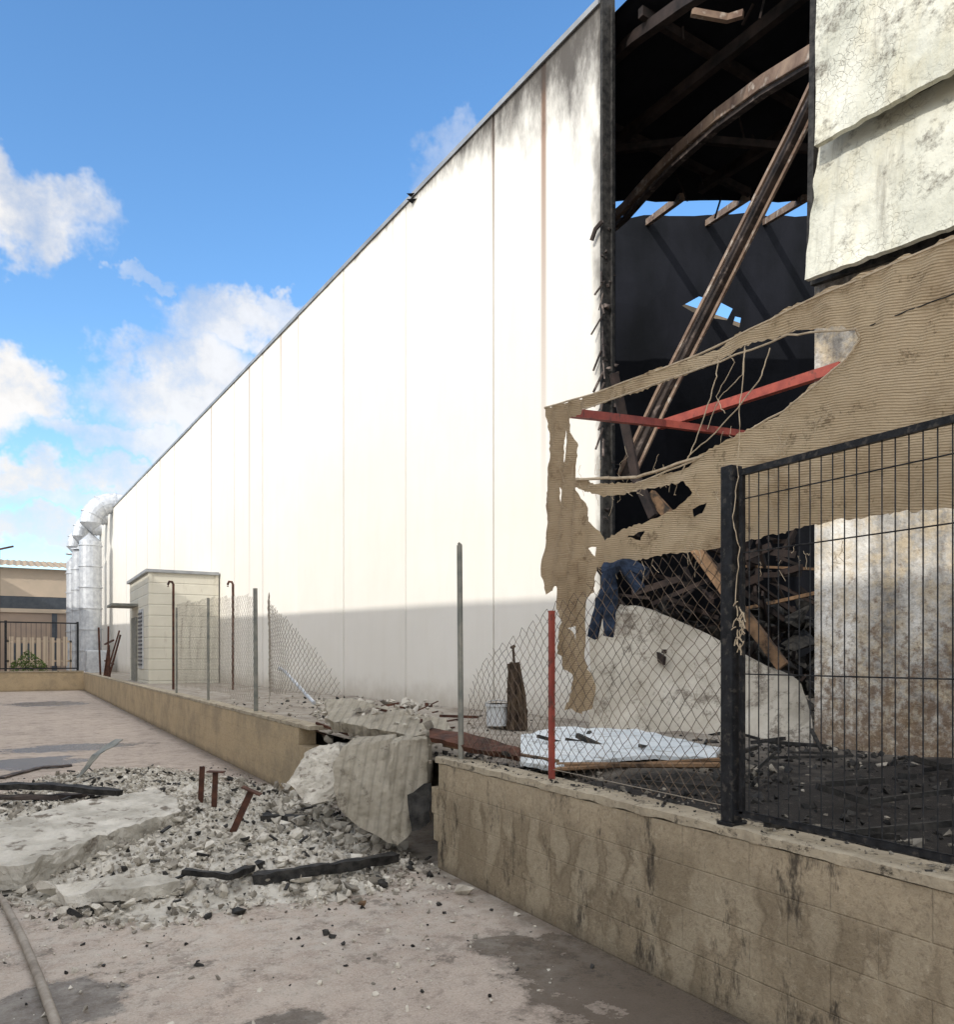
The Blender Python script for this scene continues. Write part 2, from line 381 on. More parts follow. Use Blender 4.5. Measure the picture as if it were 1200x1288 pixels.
# ------------------------------------------------------------------ industrial building
B=empty('industrial_building',MF)
b=MB()
joints=[0,2.43,5.3,8.15,10.9,13.7,16.4,19.1,21.9,24.7,27.5,30.3,33.1,35.9,38.7,41.5,44.3,46]
for i in range(len(joints)-1):
    o=U(-.006,.006); gj=.013+.0008*joints[i]
    b.box((joints[i]+(gj if i else 0),-.12+o,.5),(joints[i+1]-gj,o,9.8))
b.obj('facade_panels',m_fac,B,bevel=.008)
b=MB(); b.box((0.05,-.3,.5),(46,-.13,9.75)); b.obj('joint_backing',m_dark,B)
b=MB(); b.box((-.0,-.25,9.80),(46.1,.03,9.86)); b.box((0,.032,9.78),(46.1,.040,9.86)); b.obj('roof_coping',m_coping,B)
b=MB(); b.box((-.05,-.20,.6),(-.004,.012,9.9)); b.box((-.052,-.13,.6),(-.09,-.11,9.8)); b.obj('corner_column',m_char,B,bevel=.006)
b=MB()
for k in range(34):
    zz=U(3.3,8.0); b.chunk((-.07+U(-.03,.03),U(-.2,.02),zz),U(.02,.055))
for k in range(16):
    zz=4.3+k*.14; p=Vector((-.07+U(-.04,.04),.03,zz)); b.tube([p,p+Vector((U(-.1,.15),U(0,.08),-U(.1,.3)))],U(.006,.018),n=5)
b.tube([(-.1,.06,7.0),(.02,.07,6.95),(.1,.06,6.85)],.03,n=5)
b.obj('burnt_edge_debris',m_beamd,B)
b=MB(); b.box((-16,-.2,.5),(-3.0,-.0,9.8)); b.obj('burnt_facade_wall',m_facd,B,bevel=.01)
def LW(lat,dep,z): return Vector((SN*dep+CS*lat, CS*dep-SN*lat, z))
dp=17.
hole=[(858,385),(880,372),(905,378),(922,388),(915,402),(893,398),(872,392)]
outer=[]
for i in range(48):
    lat=.6+i*.27
    outer.append((lat, H+.553*17+ .10*noise.noise(Vector((lat*1.7,3,0)))+.03*R()))
outer=[(.6,.6)]+outer+[(13.4,.6)]
hl=[((p[0]-600)/F*dp,H+(HZ-p[1])/F*dp) for p in hole]
hl2=[((p[0]-600)/F*dp,H+(HZ-p[1])/F*dp) for p in [(925,398),(932,400),(930,412),(922,408)]]
def pip(x,y,poly):
    c=False; j=len(poly)-1
    for i in range(len(poly)):
        xi,yi=poly[i]; xj,yj=poly[j]
        if ((yi>y)!=(yj>y)) and (x<(xj-xi)*(y-yi)/(yj-yi+1e-12)+xi): c=not c
        j=i
    return c
def cdt(outer,holes,step=None,jit=0,seg=None):
    vs=[];es=[]
    polys=[]
    for poly in [outer]+holes:
        pp=[]
        for i in range(len(poly)):
            a=Vector(poly[i]);c=Vector(poly[(i+1)%len(poly)])
            k=max(1,int((c-a).length/seg)) if seg else 1
            for q in range(k):
                p=a.lerp(c,q/k)
                if jit and q: p+=Vector((U(-jit,jit),U(-jit,jit)))
                pp.append(p)
        polys.append(pp)
    for pp in polys:
        b0=len(vs); vs+=pp; es+=[(b0+i,b0+(i+1)%len(pp)) for i in range(len(pp))]
    if step:
        xs=[p.x for p in polys[0]];ys=[p.y for p in polys[0]]
        y=min(ys)
        while y<max(ys):
            x=min(xs)
            while x<max(xs):
                q=(x+U(-.2,.2)*step,y+U(-.2,.2)*step)
                if pip(q[0],q[1],polys[0]) and not any(pip(q[0],q[1],h) for h in polys[1:]): vs.append(Vector(q))
                x+=step
            y+=step
    r=delaunay_2d_cdt(vs,es,[],0,1e-5)
    V,Fc=r[0],r[2]; out=[]
    for f in Fc:
        cx=sum(V[i].x for i in f)/len(f); cy=sum(V[i].y for i in f)/len(f)
        if pip(cx,cy,polys[0]) and not any(pip(cx,cy,h) for h in polys[1:]): out.append(tuple(f))
    return [tuple(v) for v in V],out
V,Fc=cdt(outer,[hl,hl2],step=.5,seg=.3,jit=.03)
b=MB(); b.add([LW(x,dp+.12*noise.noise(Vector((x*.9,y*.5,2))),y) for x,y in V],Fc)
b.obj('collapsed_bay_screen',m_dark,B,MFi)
fw=lambda s,o,z: MF@Vector((s,o,z))
def rag(p,q,nn,amp):
    return [p.lerp(q,i/nn)+Vector((U(-amp,amp),U(-amp,amp),0)) for i in range(nn)]
p0=fw(-14,-.1,9.7); p1=fw(5.2,-.3,9.7); p2=LW(13.5,14.25,9.7)
ro=[p0]+[p1]+rag(LW(-1.2,14.1,9.7),p2,40,.07)+[LW(13.5,2,9.7)]
V,Fc=cdt([(p.x,p.y) for p in ro],[])
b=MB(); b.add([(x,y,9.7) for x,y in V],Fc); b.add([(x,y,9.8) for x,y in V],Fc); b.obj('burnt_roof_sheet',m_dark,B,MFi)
b=MB(); b.box((5.4,-24,9.66),(46,-.31,9.78)); b.obj('roof_slab',m_roofc,B)
b=MB(); b.box((-16,-24.2,.5),(46,-24,9.6)); b.box((46.0,-24,.5),(46.2,-.19,9.78)); b.box((-16.2,-24,.5),(-16,-.21,9.78)); b.obj('outer_walls',m_neigh,B)
b=MB()
for s_ in (-2.2,-.4,1.4):
    b.tube([fw(s_,-.3,9.55),fw(s_,-6.0+s_*1.0,9.55)],.04,.06,n=4)
for o_ in (-1.6,-3.6):
    b.tube([fw(-8,o_,9.4),fw(1.6,o_,9.4)],.05,.08,n=4)
for k in range(30):
    p=fw(U(-3,2.2),U(-4.5,-.4),9.6); b.tube([p,p+Vector((U(-.2,.2),U(-.2,.2),-U(.1,.6)))],.012,n=4)
b.obj('roof_purlins',m_soffit,B,MFi)
b=MB()
for (xa,ya,xb,yb) in [(815,280,858,248),(890,281,940,248),(962,280,1012,250)]:
    b.tube([D(xa,ya,17),D(xb,yb,13.8)],.05,.06,n=4)
b.obj('exposed_purlin_ends',m_beam,B,MFi)
b=MB()
arch=[(770,275,13.2),(785,262,12.9),(815,228,12.2),(850,192,11.4),(900,148,10.3),(960,104,9.1),(1030,62,7.9),(1060,50,7.6)]
b.tube([D(*p) for p in arch],.045,.075,n=4)
b.obj('fallen_arch_beam',m_beam,B,MFi,bevel=.01)
b=MB(); b.tube([D(p[0]+2,p[1]+13,p[2]+.05) for p in arch],.05,.03,n=4); b.obj('arch_beam_flange',m_beamd,B,MFi)
b=MB()
dg=[(1030,102,7.75),(1000,166,8.1),(960,245,8.6),(900,365,9.4),(830,503,10.2),(785,600,10.6)]
b.tube([D(*p) for p in dg],.045,.085,n=4)
b.obj('fallen_diagonal_beam',m_beamd,B,MFi,bevel=.01)
b=MB()
b.tube([D(p[0]-7,p[1]-3,p[2]-.07) for p in dg],.014,.022,n=4)
b.tube([D(p[0]+10,p[1]+5,p[2]-.07) for p in dg],.014,.022,n=4)
b.tube([D(870,16,9.5),D(915,24,9.5),D(935,18,9.4)],.03,.04,n=4)
b.obj('beam_flange',m_beam,B,MFi)
b=MB(); b.tube([D(762,82,11),D(800,48,10.2),D(865,2,9.2),D(900,-20,8.6)],.06,.07,n=4)
b.tube([D(766,190,12),D(880,176,11.5),D(1020,188,11)],.04,.05,n=4); b.obj('upper_arch_beam',m_soffit,B,MFi)
b=MB()
b.tube([D(712,519,6.7),D(835,533,8.4),D(940,547,9.0)],.032,.036,n=4)
b.tube([D(830,535,9.0),D(940,500,8.0),D(1058,462,7.1)],.036,.045,n=4)
b.obj('red_steel_tubes',m_redp,B,MFi)
b=MB()
b.tube([D(818,622,9.2),D(860,668,8.9),D(915,745,8.6),D(985,838,8.2)],.04,.06,n=4)
b.tube([D(930,712,10.4),D(1030,716,10.0)],.03,.015,n=4)
b.tube([D(940,765,10),D(1030,745,9)],.02,.02,n=4)
b.obj('leaning_timbers',m_wood,B,MFi)
b=MB()
b.tube([D(772,470,9.2),D(785,530,9.3),D(800,600,9.2),D(822,650,9.0)],.03,.05,n=4)
for k in range(110):
    x0=U(770,1020); y0=U(680,860); d=U(9,13)
    p=D(x0,y0,d); b.tube([p,p+Vector((U(-.7,.7),U(-.7,.7),U(-.5,.6)))],U(.008,.03),U(.01,.05),n=4)
b.obj('burnt_bars',m_soffit,B,MFi)
b=MB()
for k in range(260):
    lat=U(1.6,5.5); dep=U(9.6,15.5); hgt_=max(.1,1.9-.12*abs(dep-13)-.3*R())
    b.chunk(LW(lat,dep,YZ+U(0,hgt_)),U(.08,.35))
b.obj('burnt_wreckage',m_char,B,MFi)
pn=[(742,790,9.6),(758,758,9.7),(808,765,9.4),(880,795,9.0),(1005,858,8.1),(1022,905,7.9),(1022,962,7.5),(958,945,7.9),(850,935,8.6),(742,925,9.4)]
def rough(o,cuts,amp,fr):
    bm=bmesh.new(); bm.from_mesh(o.data)
    bmesh.ops.triangulate(bm,faces=bm.faces)
    for _ in range(cuts): bmesh.ops.subdivide_edges(bm,edges=[e for e in bm.edges if e.calc_length()>.05],cuts=1,use_grid_fill=True)
    bmesh.ops.triangulate(bm,faces=bm.faces)
    for v in bm.verts:
        q=v.co*fr
        v.co+=Vector((noise.noise(q),noise.noise(q+Vector((9,3,1))),noise.noise(q+Vector((2,7,5)))))*amp
        q=v.co*fr*3.7
        v.co+=Vector((noise.noise(q),noise.noise(q+Vector((9,3,1))),noise.noise(q+Vector((2,7,5)))))*amp*.45
    bm.to_mesh(o.data); bm.free()
t=NT('panel_fallen'); x,y,z=t.sep(); c=t.mix(t.mr(t.noise(1.6,None,6,.7),.35,.65),(.60,.56,.48),(.42,.38,.31)); c=t.mix(t.mr(t.noise(2.2,None,6,.85),.52,.63,0,.85),c,(.14,.115,.09)); t.bump(t.noise(12,None,6,.8),.6,.02); m_pan=t.done(c,.9)
b=MB(); b.prism([D(*p) for p in pn],[D(p[0],p[1],p[2])+Vector((.16,.18,0.03)) for p in pn])
o=b.obj('fallen_facade_panel',m_pan,B,MFi); rough(o,3,.03,2.5)
def sheet(name,pts,offs,mat,th=.05,amp=.03):
    b=MB(); q=[FP(p[0],p[1],o) for p,o in zip(pts,offs)]
    nx,ny=40,20; f=[]
    for j in range(ny+1):
        for i in range(nx+1):
            a=q[0].lerp(q[1],i/nx); c=q[3].lerp(q[2],i/nx); p=a.lerp(c,j/ny)
            p.y+=amp*noise.noise(Vector((p.x*1.3,p.z*1.3,len(name))))+.012*noise.noise(Vector((p.x*5,p.z*5,2)))
            if i==0: p.x+=.03*noise.noise(Vector((p.z*6,1,1)))
            if j==ny: p.z+=.02*noise.noise(Vector((p.x*9,1,4)))
            f.append(p)
    fs=[]
    for j in range(ny):
        for i in range(nx):
            a=j*(nx+1)+i; fs.append((a,a+1,a+nx+2,a+nx+1))
    b.add(f,fs); o=b.obj(name,mat,B); m=o.modifiers.new('s','SOLIDIFY'); m.thickness=th; return o
sheet('hanging_cladding_upper',[(1030,-260),(1420,-600),(1420,-35),(1024,184)],[.1,.1,.42,.34],m_clad)
sheet('hanging_cladding_lower',[(1030,183),(1420,-20),(1420,205),(1011,352)],[.14,.14,.40,.32],m_clad)
b=MB(); 
for (a_,c_) in [((1022,356),(1420,222)),((1026,-60),(1020,350))]:
    b.tube([FP(a_[0],a_[1],.06),FP(c_[0],c_[1],.06)],.03,.03,n=4)
b.obj('cladding_rail',m_char,B)

# ------------------------------------------------------------------ shade net (hangs on the fence line)
NX=3.02
def yz(px,py,X=NX): p=PX(px,py,X); return (p.y,p.z)
outer=[(685,513),(705,507),(745,495),(800,478),(880,445),(950,410),(1020,375),(1100,340),(1200,298),(1330,240),(1330,615),(1200,640),(1130,645),(1050,655),(1000,667),(940,680),(890,690),(840,697),(800,705),(770,715),(745,712),(720,730),(700,740),(690,748),(684,700),(683,640),(688,580),(686,540)]
h1=[(715,526),(740,512),(800,495),(870,467),(930,438),(990,421),(1040,414),(1078,413),(1083,426),(1062,455),(1020,485),(985,515),(950,540),(915,557),(885,572),(868,588),(845,594),(800,606),(755,609),(722,600),(723,560),(716,540)]
h2=[(728,614),(750,622),(765,625),(800,618),(840,612),(866,606),(873,620),(850,640),(815,656),(780,668),(762,680),(748,658)]
h3=[(706,540),(712,556),(711,582),(705,572)]
h4=[(868,640),(885,632),(880,645),(870,650)]
h5=[(790,676),(812,668),(806,680)]
h6=[(700,612),(706,622),(703,634)]
h7=[(905,618),(913,614),(911,622)]
h8=[(742,690),(750,688),(748,700)]
V,Fc=cdt([yz(*p) for p in outer],[[yz(*p) for p in h] for h in (h1,h2,h3,h4,h5,h6,h7,h8)],step=.030,seg=.020,jit=.007)
def fold(y,z):
    q=Vector((y*1.6,z*2.2,0))
    a=.05*noise.noise(q)+.014*noise.noise(Vector((y*5,z*9,3)))
    lf=max(0,min(1,(y-3.3)/.6))
    a+=lf*.015*math.sin(y*40+4*z)
    an=math.atan2(z-2.55,(y-2.0)); rr=math.hypot(z-2.55,y-2.0)
    a+=.013*math.sin(an*24)*min(1,rr*1.5)*max(0,1-lf*2)
    return a
b=MB(); b.add([(NX+fold(y,z),y,z) for y,z in V],Fc)
E=empty('shade_net'); b.obj('torn_netting',m_net,E,smooth=True)
tat=[(703,735),(722,706),(757,706),(754,745),(744,760),(740,800),(748,850),(754,888),(746,892),(735,899),(726,890),(717,893),(724,850),(708,822),(712,780)]
V,Fc=cdt([yz(*p) for p in tat],[[yz(*p) for p in [(722,790),(731,786),(728,806)]]],step=.03,seg=.02,jit=.007)
b=MB(); b.add([(NX-.04+.018*math.sin(y*60+z*5)+.03*noise.noise(Vector((y*6,z*4,1))),y,z) for y,z in V],Fc)
b.obj('hanging_tatter',m_net,E,smooth=True)
b=MB()
def rope(pts,r,X=NX-.02,sub=6,wob=.005,B_=None):
    P=[PX(p[0],p[1],X) for p in pts]; out=[]
    for i in range(len(P)-1):
        for k in range(sub): 
            q=P[i].lerp(P[i+1],k/sub); out.append(q+Vector((0,U(-wob,wob),U(-wob,wob))))
    out.append(P[-1]); (B_ or b).tube(out,r,n=5)
rope([(685,513),(745,496),(880,446),(1020,377),(1200,300),(1330,244)],.006,wob=.002)
rope([(735,514),(870,468),(990,422),(1078,413),(1083,426),(1060,457),(985,517),(885,574),(800,608)],.005,wob=.004)
rope([(905,447),(900,480),(880,540),(862,585),(850,610)],.003)
rope([(938,430),(934,470),(905,500),(890,540)],.002)
rope([(915,445),(925,455),(900,500),(912,520)],.002)
rope([(937,440),(930,520),(928,600),(922,650),(930,690),(925,760)],.0022,WX0)
rope([(968,438),(955,480),(900,545),(865,575)],.003)
rope([(725,604),(800,600),(880,575)],.009)
for k in range(90):
    x0=U(700,1060); 
    y0={2:575,3:610,4:695}[random.randint(2,4)]+U(-15,15)
    if x0>900 and y0<600: y0+=U(-60,-10)
    rope([(x0,y0),(x0+U(-5,5),y0+U(6,14)),(x0+U(-8,8),y0+U(10,28))],.0012,sub=3)
for k in range(30):
    x0=U(925,936); y0=U(755,812); rope([(x0,y0),(x0+U(-6,6),y0+U(4,14))],.0025,WX0,sub=2)
b.obj('hems_and_threads',m_rope,E)
b=MB(); rope([(1083,414),(1140,392),(1200,370),(1330,318)],.003,wob=.002); b.obj('seam_cord',m_char,E)

# ------------------------------------------------------------------ fences
def chain(poly,X,dw,r,mat,par,name,bulge=None,drop=0.):
    P=[yz(p[0],p[1],X) for p in poly]; b=MB()
    y0=min(p[0] for p in P);y1=max(p[0] for p in P);z0=min(p[1] for p in P);z1=max(p[1] for p in P)
    hw=dw/2
    def pos(i,j):
        y=y0+i*hw; z=z0+j*hw*1.05
        sag=.03*noise.noise(Vector((y*2,z*2,1)))
        yy=y+.03*noise.noise(Vector((y*3,z*3,8))); zz=z+.03*noise.noise(Vector((y*3,z*3,4)))
        return Vector((X+sag+(bulge(y,z) if bulge else 0)+(.004 if (i%2) else -.004),yy,zz))
    ni=int((y1-y0)/hw)+2; nj=int((z1-z0)/hw)+2
    for i in range(ni):
        for j in range(nj):
            if (i+j)%2: continue
            for dj in (1,-1):
                a=pos(i,j); c=pos(i+1,j+dj); m=(a+c)/2
                if pip(m.y,m.z,P) and R()>drop: b.tube([a,c],r,n=3,cap=False)
    b.obj(name,mat,par)
def post(b,px,py0,py1,X,w,n=8,lean=0):
    p=PX(px,py1,X); q=PX(px+lean,py0,X); p.z=WT-.02; b.tube([p,q],w,n=n)
    return q
E=empty('chain_link_fence')
chain([(588,872),(597,848),(622,818),(660,786),(700,758),(760,728),(830,705),(905,693),(908,1016),(850,1003),(700,972),(640,960),(585,947)],2.88,.078,.0019,m_wireb,E,'mesh_wire',drop=.01)
b=MB(); q=post(b,580,686,947,2.85,.021,n=10,lean=-2); b.chunk(q+Vector((0,0,.004)),.03); b.obj('steel_post',m_postg,E)
b=MB(); post(b,694,768,968,2.87,.015,n=4); b.obj('red_post',m_redp,E)
b=MB(); b.tube([(2.87,PX(694,968,2.87).y,WT+.06),(2.87,2.6,WT+.06)],.0025,n=5); b.obj('bottom_wire',m_wire,E)
E=empty('chain_link_fence')
chain([(322,748),(338,746),(360,757),(385,778),(405,808),(420,840),(429,872),(415,876),(395,868),(380,874),(350,868),(322,885)],2.9,.085,.0032,m_wire,E,'torn_mesh_wire',bulge=lambda y,z:.25*math.sin(y*1.2))
chain([(222,760),(262,752),(320,748),(320,884),(262,868),(222,862)],2.9,.11,.0022,m_wire,E,'mesh_wire')
b=MB(); post(b,322,740,886,2.86,.03,n=8,lean=-1); post(b,262,752,868,2.86,.022); post(b,222,764,861,2.86,.022)
b.obj('steel_posts',m_postg,E)
b=MB()
for (x_,d_) in ((218,19.5),(293,19.8)):
    p=D(x_,735,d_); f_=Vector((p.x,p.y,YZ)); L=Vector((-CS,SN,0))
    b.tube([f_,p,p+L*.03+Vector((0,0,.06)),p+L*.1+Vector((0,0,.07)),p+L*.13+Vector((0,0,.0)),p+L*.13-Vector((0,0,.06))],.03,n=6)
b.obj('hooked_posts',m_rust,E)
b=MB(); b.tube([PX(352,840,3.0),PX(360,846,2.95),PX(395,884,2.85)],.022,n=8); b.chunk(PX(353,841,3.0),.05); b.obj('bent_pole',m_galv,E)

E=empty('welded_mesh_fence')
b=MB(); p=PX(920,1026,2.81); b.box((2.775,p.y-.033,WT-.0),(2.845,p.y+.033,PX(916,588,2.81).z)); b.obj('square_post',m_blk,E,bevel=.004)
b=MB(); b.box((2.765,p.y-.045,WT-.004),(2.86,p.y+.045,WT+.010)); b.obj('base_plate',m_blk,E)
b=MB(); z0=WT+.07; z1=2.42
yy=p.y-.05
while yy>-1.2:
    b.tube([(2.81,yy,z0-.01),(2.81,yy,z1)],.0028,n=5); yy-=.052
for zz in (z0,1.52,2.06,2.30): b.tube([(2.805,p.y-.03,zz),(2.805,-1.2,zz)],.0032,n=5)
b.obj('mesh_wires',m_blk,E)
b=MB(); b.tube([(2.81,p.y-.03,z1),(2.81,-1.2,z1)],.012,.014,n=4); b.tube([(2.81,p.y-.03,z0-.015),(2.81,-1.2,z0-.015)],.010,.012,n=4)
b.tube([(2.81,p.y-.062,z0-.015),(2.81,p.y-.062,z1)],.010,n=4)
b.box((2.78,-1.25,WT),(2.84,-1.19,2.45)); b.obj('frame',m_blk,E)

E=empty('metal_railing_fence')
b=MB()
for xx in (-12,-9.1,-6.2,-3.3,-.4,2.5): b.box((xx-.05,41.57,.92),(xx+.05,41.67,3.2))
b.box((-12,41.6,3.1),(2.5,41.64,3.16)); b.box((-12,41.6,1.0),(2.5,41.64,1.06))
x_=-12
while x_<2.5: b.tube([(x_,41.62,1.0),(x_,41.62,3.12)],.008,n=4); x_+=.2
b.obj('bars',m_blk,E)

# ------------------------------------------------------------------ shed
S=empty('utility_shed')
x0,x1,y0,y1,zt=3.5,5.55,25.9,30.6,4.15
b=MB(); b.box((x0,y0,.6),(x1,y1,zt)); b.obj('walls',m_shed,S)
b=MB(); b.box((x0-.1,y0-.1,zt),(x1,y1+.1,zt+.09)); b.obj('roof',m_coping,S)
b=MB()
for (a_,c_) in ((x0,y0),(x1-.08,y0)): b.box((a_-.02,c_-.03,.6),(a_+.08,c_+.04,zt-.002))
b.obj('corner_trims',m_shed,S)
b=MB(); b.box((x0-.04,27.1,1.2),(x0-.005,28.0,3.1)); b.obj('vent_frame',m_galv,S)
b=MB()
for k in range(14): b.box((x0-.07,27.15,1.3+k*.125),(x0-.03,27.95,1.36+k*.125))
b.obj('louvres',m_glass,S)
b=MB(); b.box((x0-.05,28.6,.75),(x0-.004,29.8,2.9)); b.box((x0-.8,28.4,3.25),(x0-.0,30.0,3.33)); b.obj('door',m_postg,S)
E=empty('rusty_scaffold_frame'); b=MB()
for k in range(7):
    p=Vector((3.1+U(-.1,.3),33+k*.7,YZ)); b.tube([p,p+Vector((U(-.2,.5),U(-.4,.4),U(1.0,2.2)))],.03,n=4)
b.tube([(3.2,33,2.2),(3.3,37.5,2.1)],.03,n=4); b.tube([(3.2,33,1.3),(3.3,37.5,1.4)],.03,n=4)
b.obj('frame_bars',m_rust,E)

# ------------------------------------------------------------------ ducts
E=empty('ventilation_duct')
b=MB()
def duct(bx,by,r,top,endx):
    pts=[(bx,by,YZ)]
    for k in range(1,9): pts.append((bx,by,YZ+(top-1.2-YZ)*k/8))
    for k in range(1,9):
        a=math.pi/2*k/8; pts.append((bx+1.2*(1-math.cos(a)),by,top-1.2+1.2*math.sin(a)))
    pts.append((endx,by,top))
    b.tube(pts,r,n=20)
    for k in range(1,8):
        z=YZ+k*1.15
        if z<top-1.3: b.tube([(bx,by,z-.03),(bx,by,z+.03)],r+.05,n=20)
    for k in (2,5,8):
        a=math.pi/2*k/8; c=Vector((bx+1.2*(1-math.cos(a)),by,top-1.2+1.2*math.sin(a))); tt=Vector((math.sin(a),0,math.cos(a)))
        b.tube([c-tt*.03,c+tt*.03],r+.05,n=20)
duct(3.55,48.5,.56,10.1,7.5); duct(3.15,50.5,.42,9.6,7); duct(3.0,53.,.42,9.3,7)
b.obj('galvanised_ducts',m_galv,E,smooth=False)
b=MB(); b.box((3.2,46.5,.5),(4.3,47.5,1.9)); b.obj('filter_box',m_galv,E,bevel=.05)

# ------------------------------------------------------------------ distant warehouse
E=empty('distant_warehouse')
b=MB(); b.box((-40,58,0),(3.0,80,4.35)); b.obj('lower_storey',m_bld2,E)
b=MB(); b.box((-40,58.3,5.4),(3.2,80,7.2)); b.box((-40,57.9,4.352),(3.0,58.25,4.6)); b.obj('upper_storey',m_bld,E)
b=MB(); b.box((-40,58.32,4.601),(3.15,80,5.399)); b.obj('window_band',m_glass,E)
b=MB()
ns=220
for k in range(ns):
    xa=-40+43.6*k/ns; xb=-40+43.6*(k+1)/ns; za=.07*(k%2); zb=.07*((k+1)%2)
    b.add([(xa,57.7,7.25+za),(xb,57.7,7.25+zb),(xb,69,8.75+zb),(xa,69,8.75+za)],[(0,1,2,3)])
b.obj('corrugated_roof',m_roofc,E)
b=MB()
for xx in range(-38,3,5): b.box((xx,57.95,0),(xx+.3,58,4.34))
for xx in (-9,-4,-.5): b.box((xx,57.9,1.2),(xx+1.6,57.99,2.4))
b.obj('pilasters_and_windows',m_glass,E)
E=empty('lamp_pole'); b=MB(); b.tube([(-.75,47,0),(-.75,47,7.0)],.06,n=8); b.tube([(-.75,47,7.0),(-.1,47,7.2)],.05,n=6); b.obj('pole',m_rust,E)
b=MB()
for k in range(1300):
    c=Vector((U(-.2,1.3),U(43,44.5),0)); z=U(.3,1.9)*(1-.5*abs(c.x-.5)); c.z=z
    a=Vector((U(-1,1),U(-1,1),U(-.3,1))).normalized()*U(.05,.14); d=Vector((U(-1,1),U(-1,1),U(-1,1))).normalized()*.05
    b.add([c-d,c+d,c+a],[(0,1,2)])
b.obj('weeds',m_leaf)
b=MB()
for k in range(9): b.box((-.3+k*.3,46+.0,1.1),(-.1+k*.3,46.1,2.5+.1*R()))
b.box((-.4,46.12,1.3),(2.5,46.2,1.4)); b.box((-.4,46.12,2.3),(2.5,46.2,2.4)); b.box((-.4,46.12,0),(-.3,46.2,2.4)); b.box((2.4,46.12,0),(2.5,46.2,2.4))
b.obj('picket_fence',m_bld)

# ------------------------------------------------------------------ neighbouring building (behind left, throws the shade)
E=empty('neighbouring_warehouse')
b=MB(); b.box((-22,-2.7,0),(-6,70,9.3)); b.obj('walls',m_neigh,E)
b=MB(); b.box((-22.2,-2.8,9.3),(-5.9,70.1,9.42)); b.obj('parapet',m_coping,E)
b=MB()
for k in range(9): b.box((-5.995,4+k*7,1.0),(-5.95,7.5+k*7,4.2))
b.obj('shutters',m_galv,E)

# ------------------------------------------------------------------ rubble
def g2(p,z=0): q=G(p[0],p[1],z); return (q.x,q.y)
RP=[g2(p) for p in [(-60,1030),(60,975),(200,965),(330,985),(430,1010),(520,1075),(560,1095),(520,1120),(420,1140),(300,1150),(180,1175),(60,1165),(-60,1130)]]
def dist_edge(x,y,poly):
    m=9
    for i in range(len(poly)):
        a=Vector(poly[i]);c=Vector(poly[(i+1)%len(poly)]);p=Vector((x,y)); ab=c-a
        t_=max(0,min(1,(p-a).dot(ab)/ab.dot(ab))); m=min(m,(p-(a+ab*t_)).length)
    return m
def hgt(x,y):
    if not pip(x,y,RP): return 0
    d=dist_edge(x,y,RP)
    return min(.13,d*.14)*(0.75+.7*noise.noise(Vector((x*1.5,y*1.5,0))))
E=empty('rubble_pile')
xs=[p[0] for p in RP]; ys=[p[1] for p in RP]
b=MB(); nx,ny=150,150
ax,bx_,ay,by_=min(xs)-.2,max(xs)+.2,min(ys)-.2,max(ys)+.2
for j in range(ny+1):
    for i in range(nx+1):
        x=ax+(bx_-ax)*i/nx; y=ay+(by_-ay)*j/ny; h=hgt(x,y)
        de=min(1,h/.05)
        z=h+ (.03*noise.noise(Vector((x*14,y*14,0)))+.018*noise.noise(Vector((x*37,y*37,0))))*de -.014-.02*(1-de)*abs(noise.noise(Vector((x*6,y*6,3))))
        b.v.append((x,y,z))
for j in range(ny):
    for i in range(nx):
        a=j*(nx+1)+i; b.f.append((a,a+1,a+nx+2,a+nx+1))
b.obj('dust_mound',m_rubble,E)
b=MB(); bc=MB(); br_=MB(); b2=MB()
cnt=0
while cnt<10500:
    x=U(ax,bx_); y=U(ay,by_)
    if not pip(x,y,RP): continue
    cnt+=1
    cl=.5+.5*noise.noise(Vector((x*1.3,y*1.3,9)))
    r=.006+.034*R()**3*(.6+cl)+(.06*R()**2*cl*1.6 if R()<.10 else 0)
    q=R(); dk_=.07+.16*max(0,noise.noise(Vector((x*1.8,y*1.8,4))))*2
    (bc if q<dk_ else b2 if q<.36 else b).chunk((x,y,hgt(x,y)+r*.25),r,.9)
RO=[g2(p) for p in [(-80,1000),(200,930),(420,990),(700,1180),(790,1250),(640,1320),(300,1330),(-80,1330)]]
cnt=0
while cnt<7500:
    x=U(-3,3); y=U(1.8,12)
    if not pip(x,y,RO) or x>2.7: continue
    dd=dist_edge(x,y,RP)
    if not pip(x,y,RP) and R()>math.exp(-dd*1.5)+.10+.3*max(0,noise.noise(Vector((x*2,y*2,1)))): continue
    cnt+=1; r=.003+.024*R()**5
    q=R(); (b if q>.45 else b2 if q>.18 else bc).chunk((x,y,r*.3),r,.9)
for (x,y,r) in [(60,1130,.11),(20,1115,.09),(150,1065,.09),(225,1050,.1),(260,1080,.08),(330,1075,.07),(380,1120,.08),(450,1090,.07),(310,1115,.09),(120,1150,.07),(370,1010,.12),(350,1030,.09),(405,1025,.08),(440,1040,.09),(585,1125,.07),(490,1070,.12),(555,1118,.04),(240,1130,.08),(180,1100,.07),(540,1110,.05),(500,1215,.03),(620,1220,.025),(570,1160,.03),(530,1165,.02)]:
    p=G(x,y); b.chunk((p.x,p.y,hgt(p.x,p.y)+r*.35),r,.8)
for k in range(170):
    p=G(U(340,520),U(985,1070)); r=U(.03,.09)
    if p.x<2.72: (b if R()>.3 else b2).chunk((p.x,p.y,hgt(p.x,p.y)+r*.3+.15*max(0,p.x-2.1)*R()),r,.9)
b.obj('concrete_lumps',m_conc,E)
m_dirty=basic('dirty_rubble',(.17,.155,.13),(.36,.325,.27),6,.95,bump=.6,bs=50)
b2.obj('dirty_lumps',m_dirty,E)
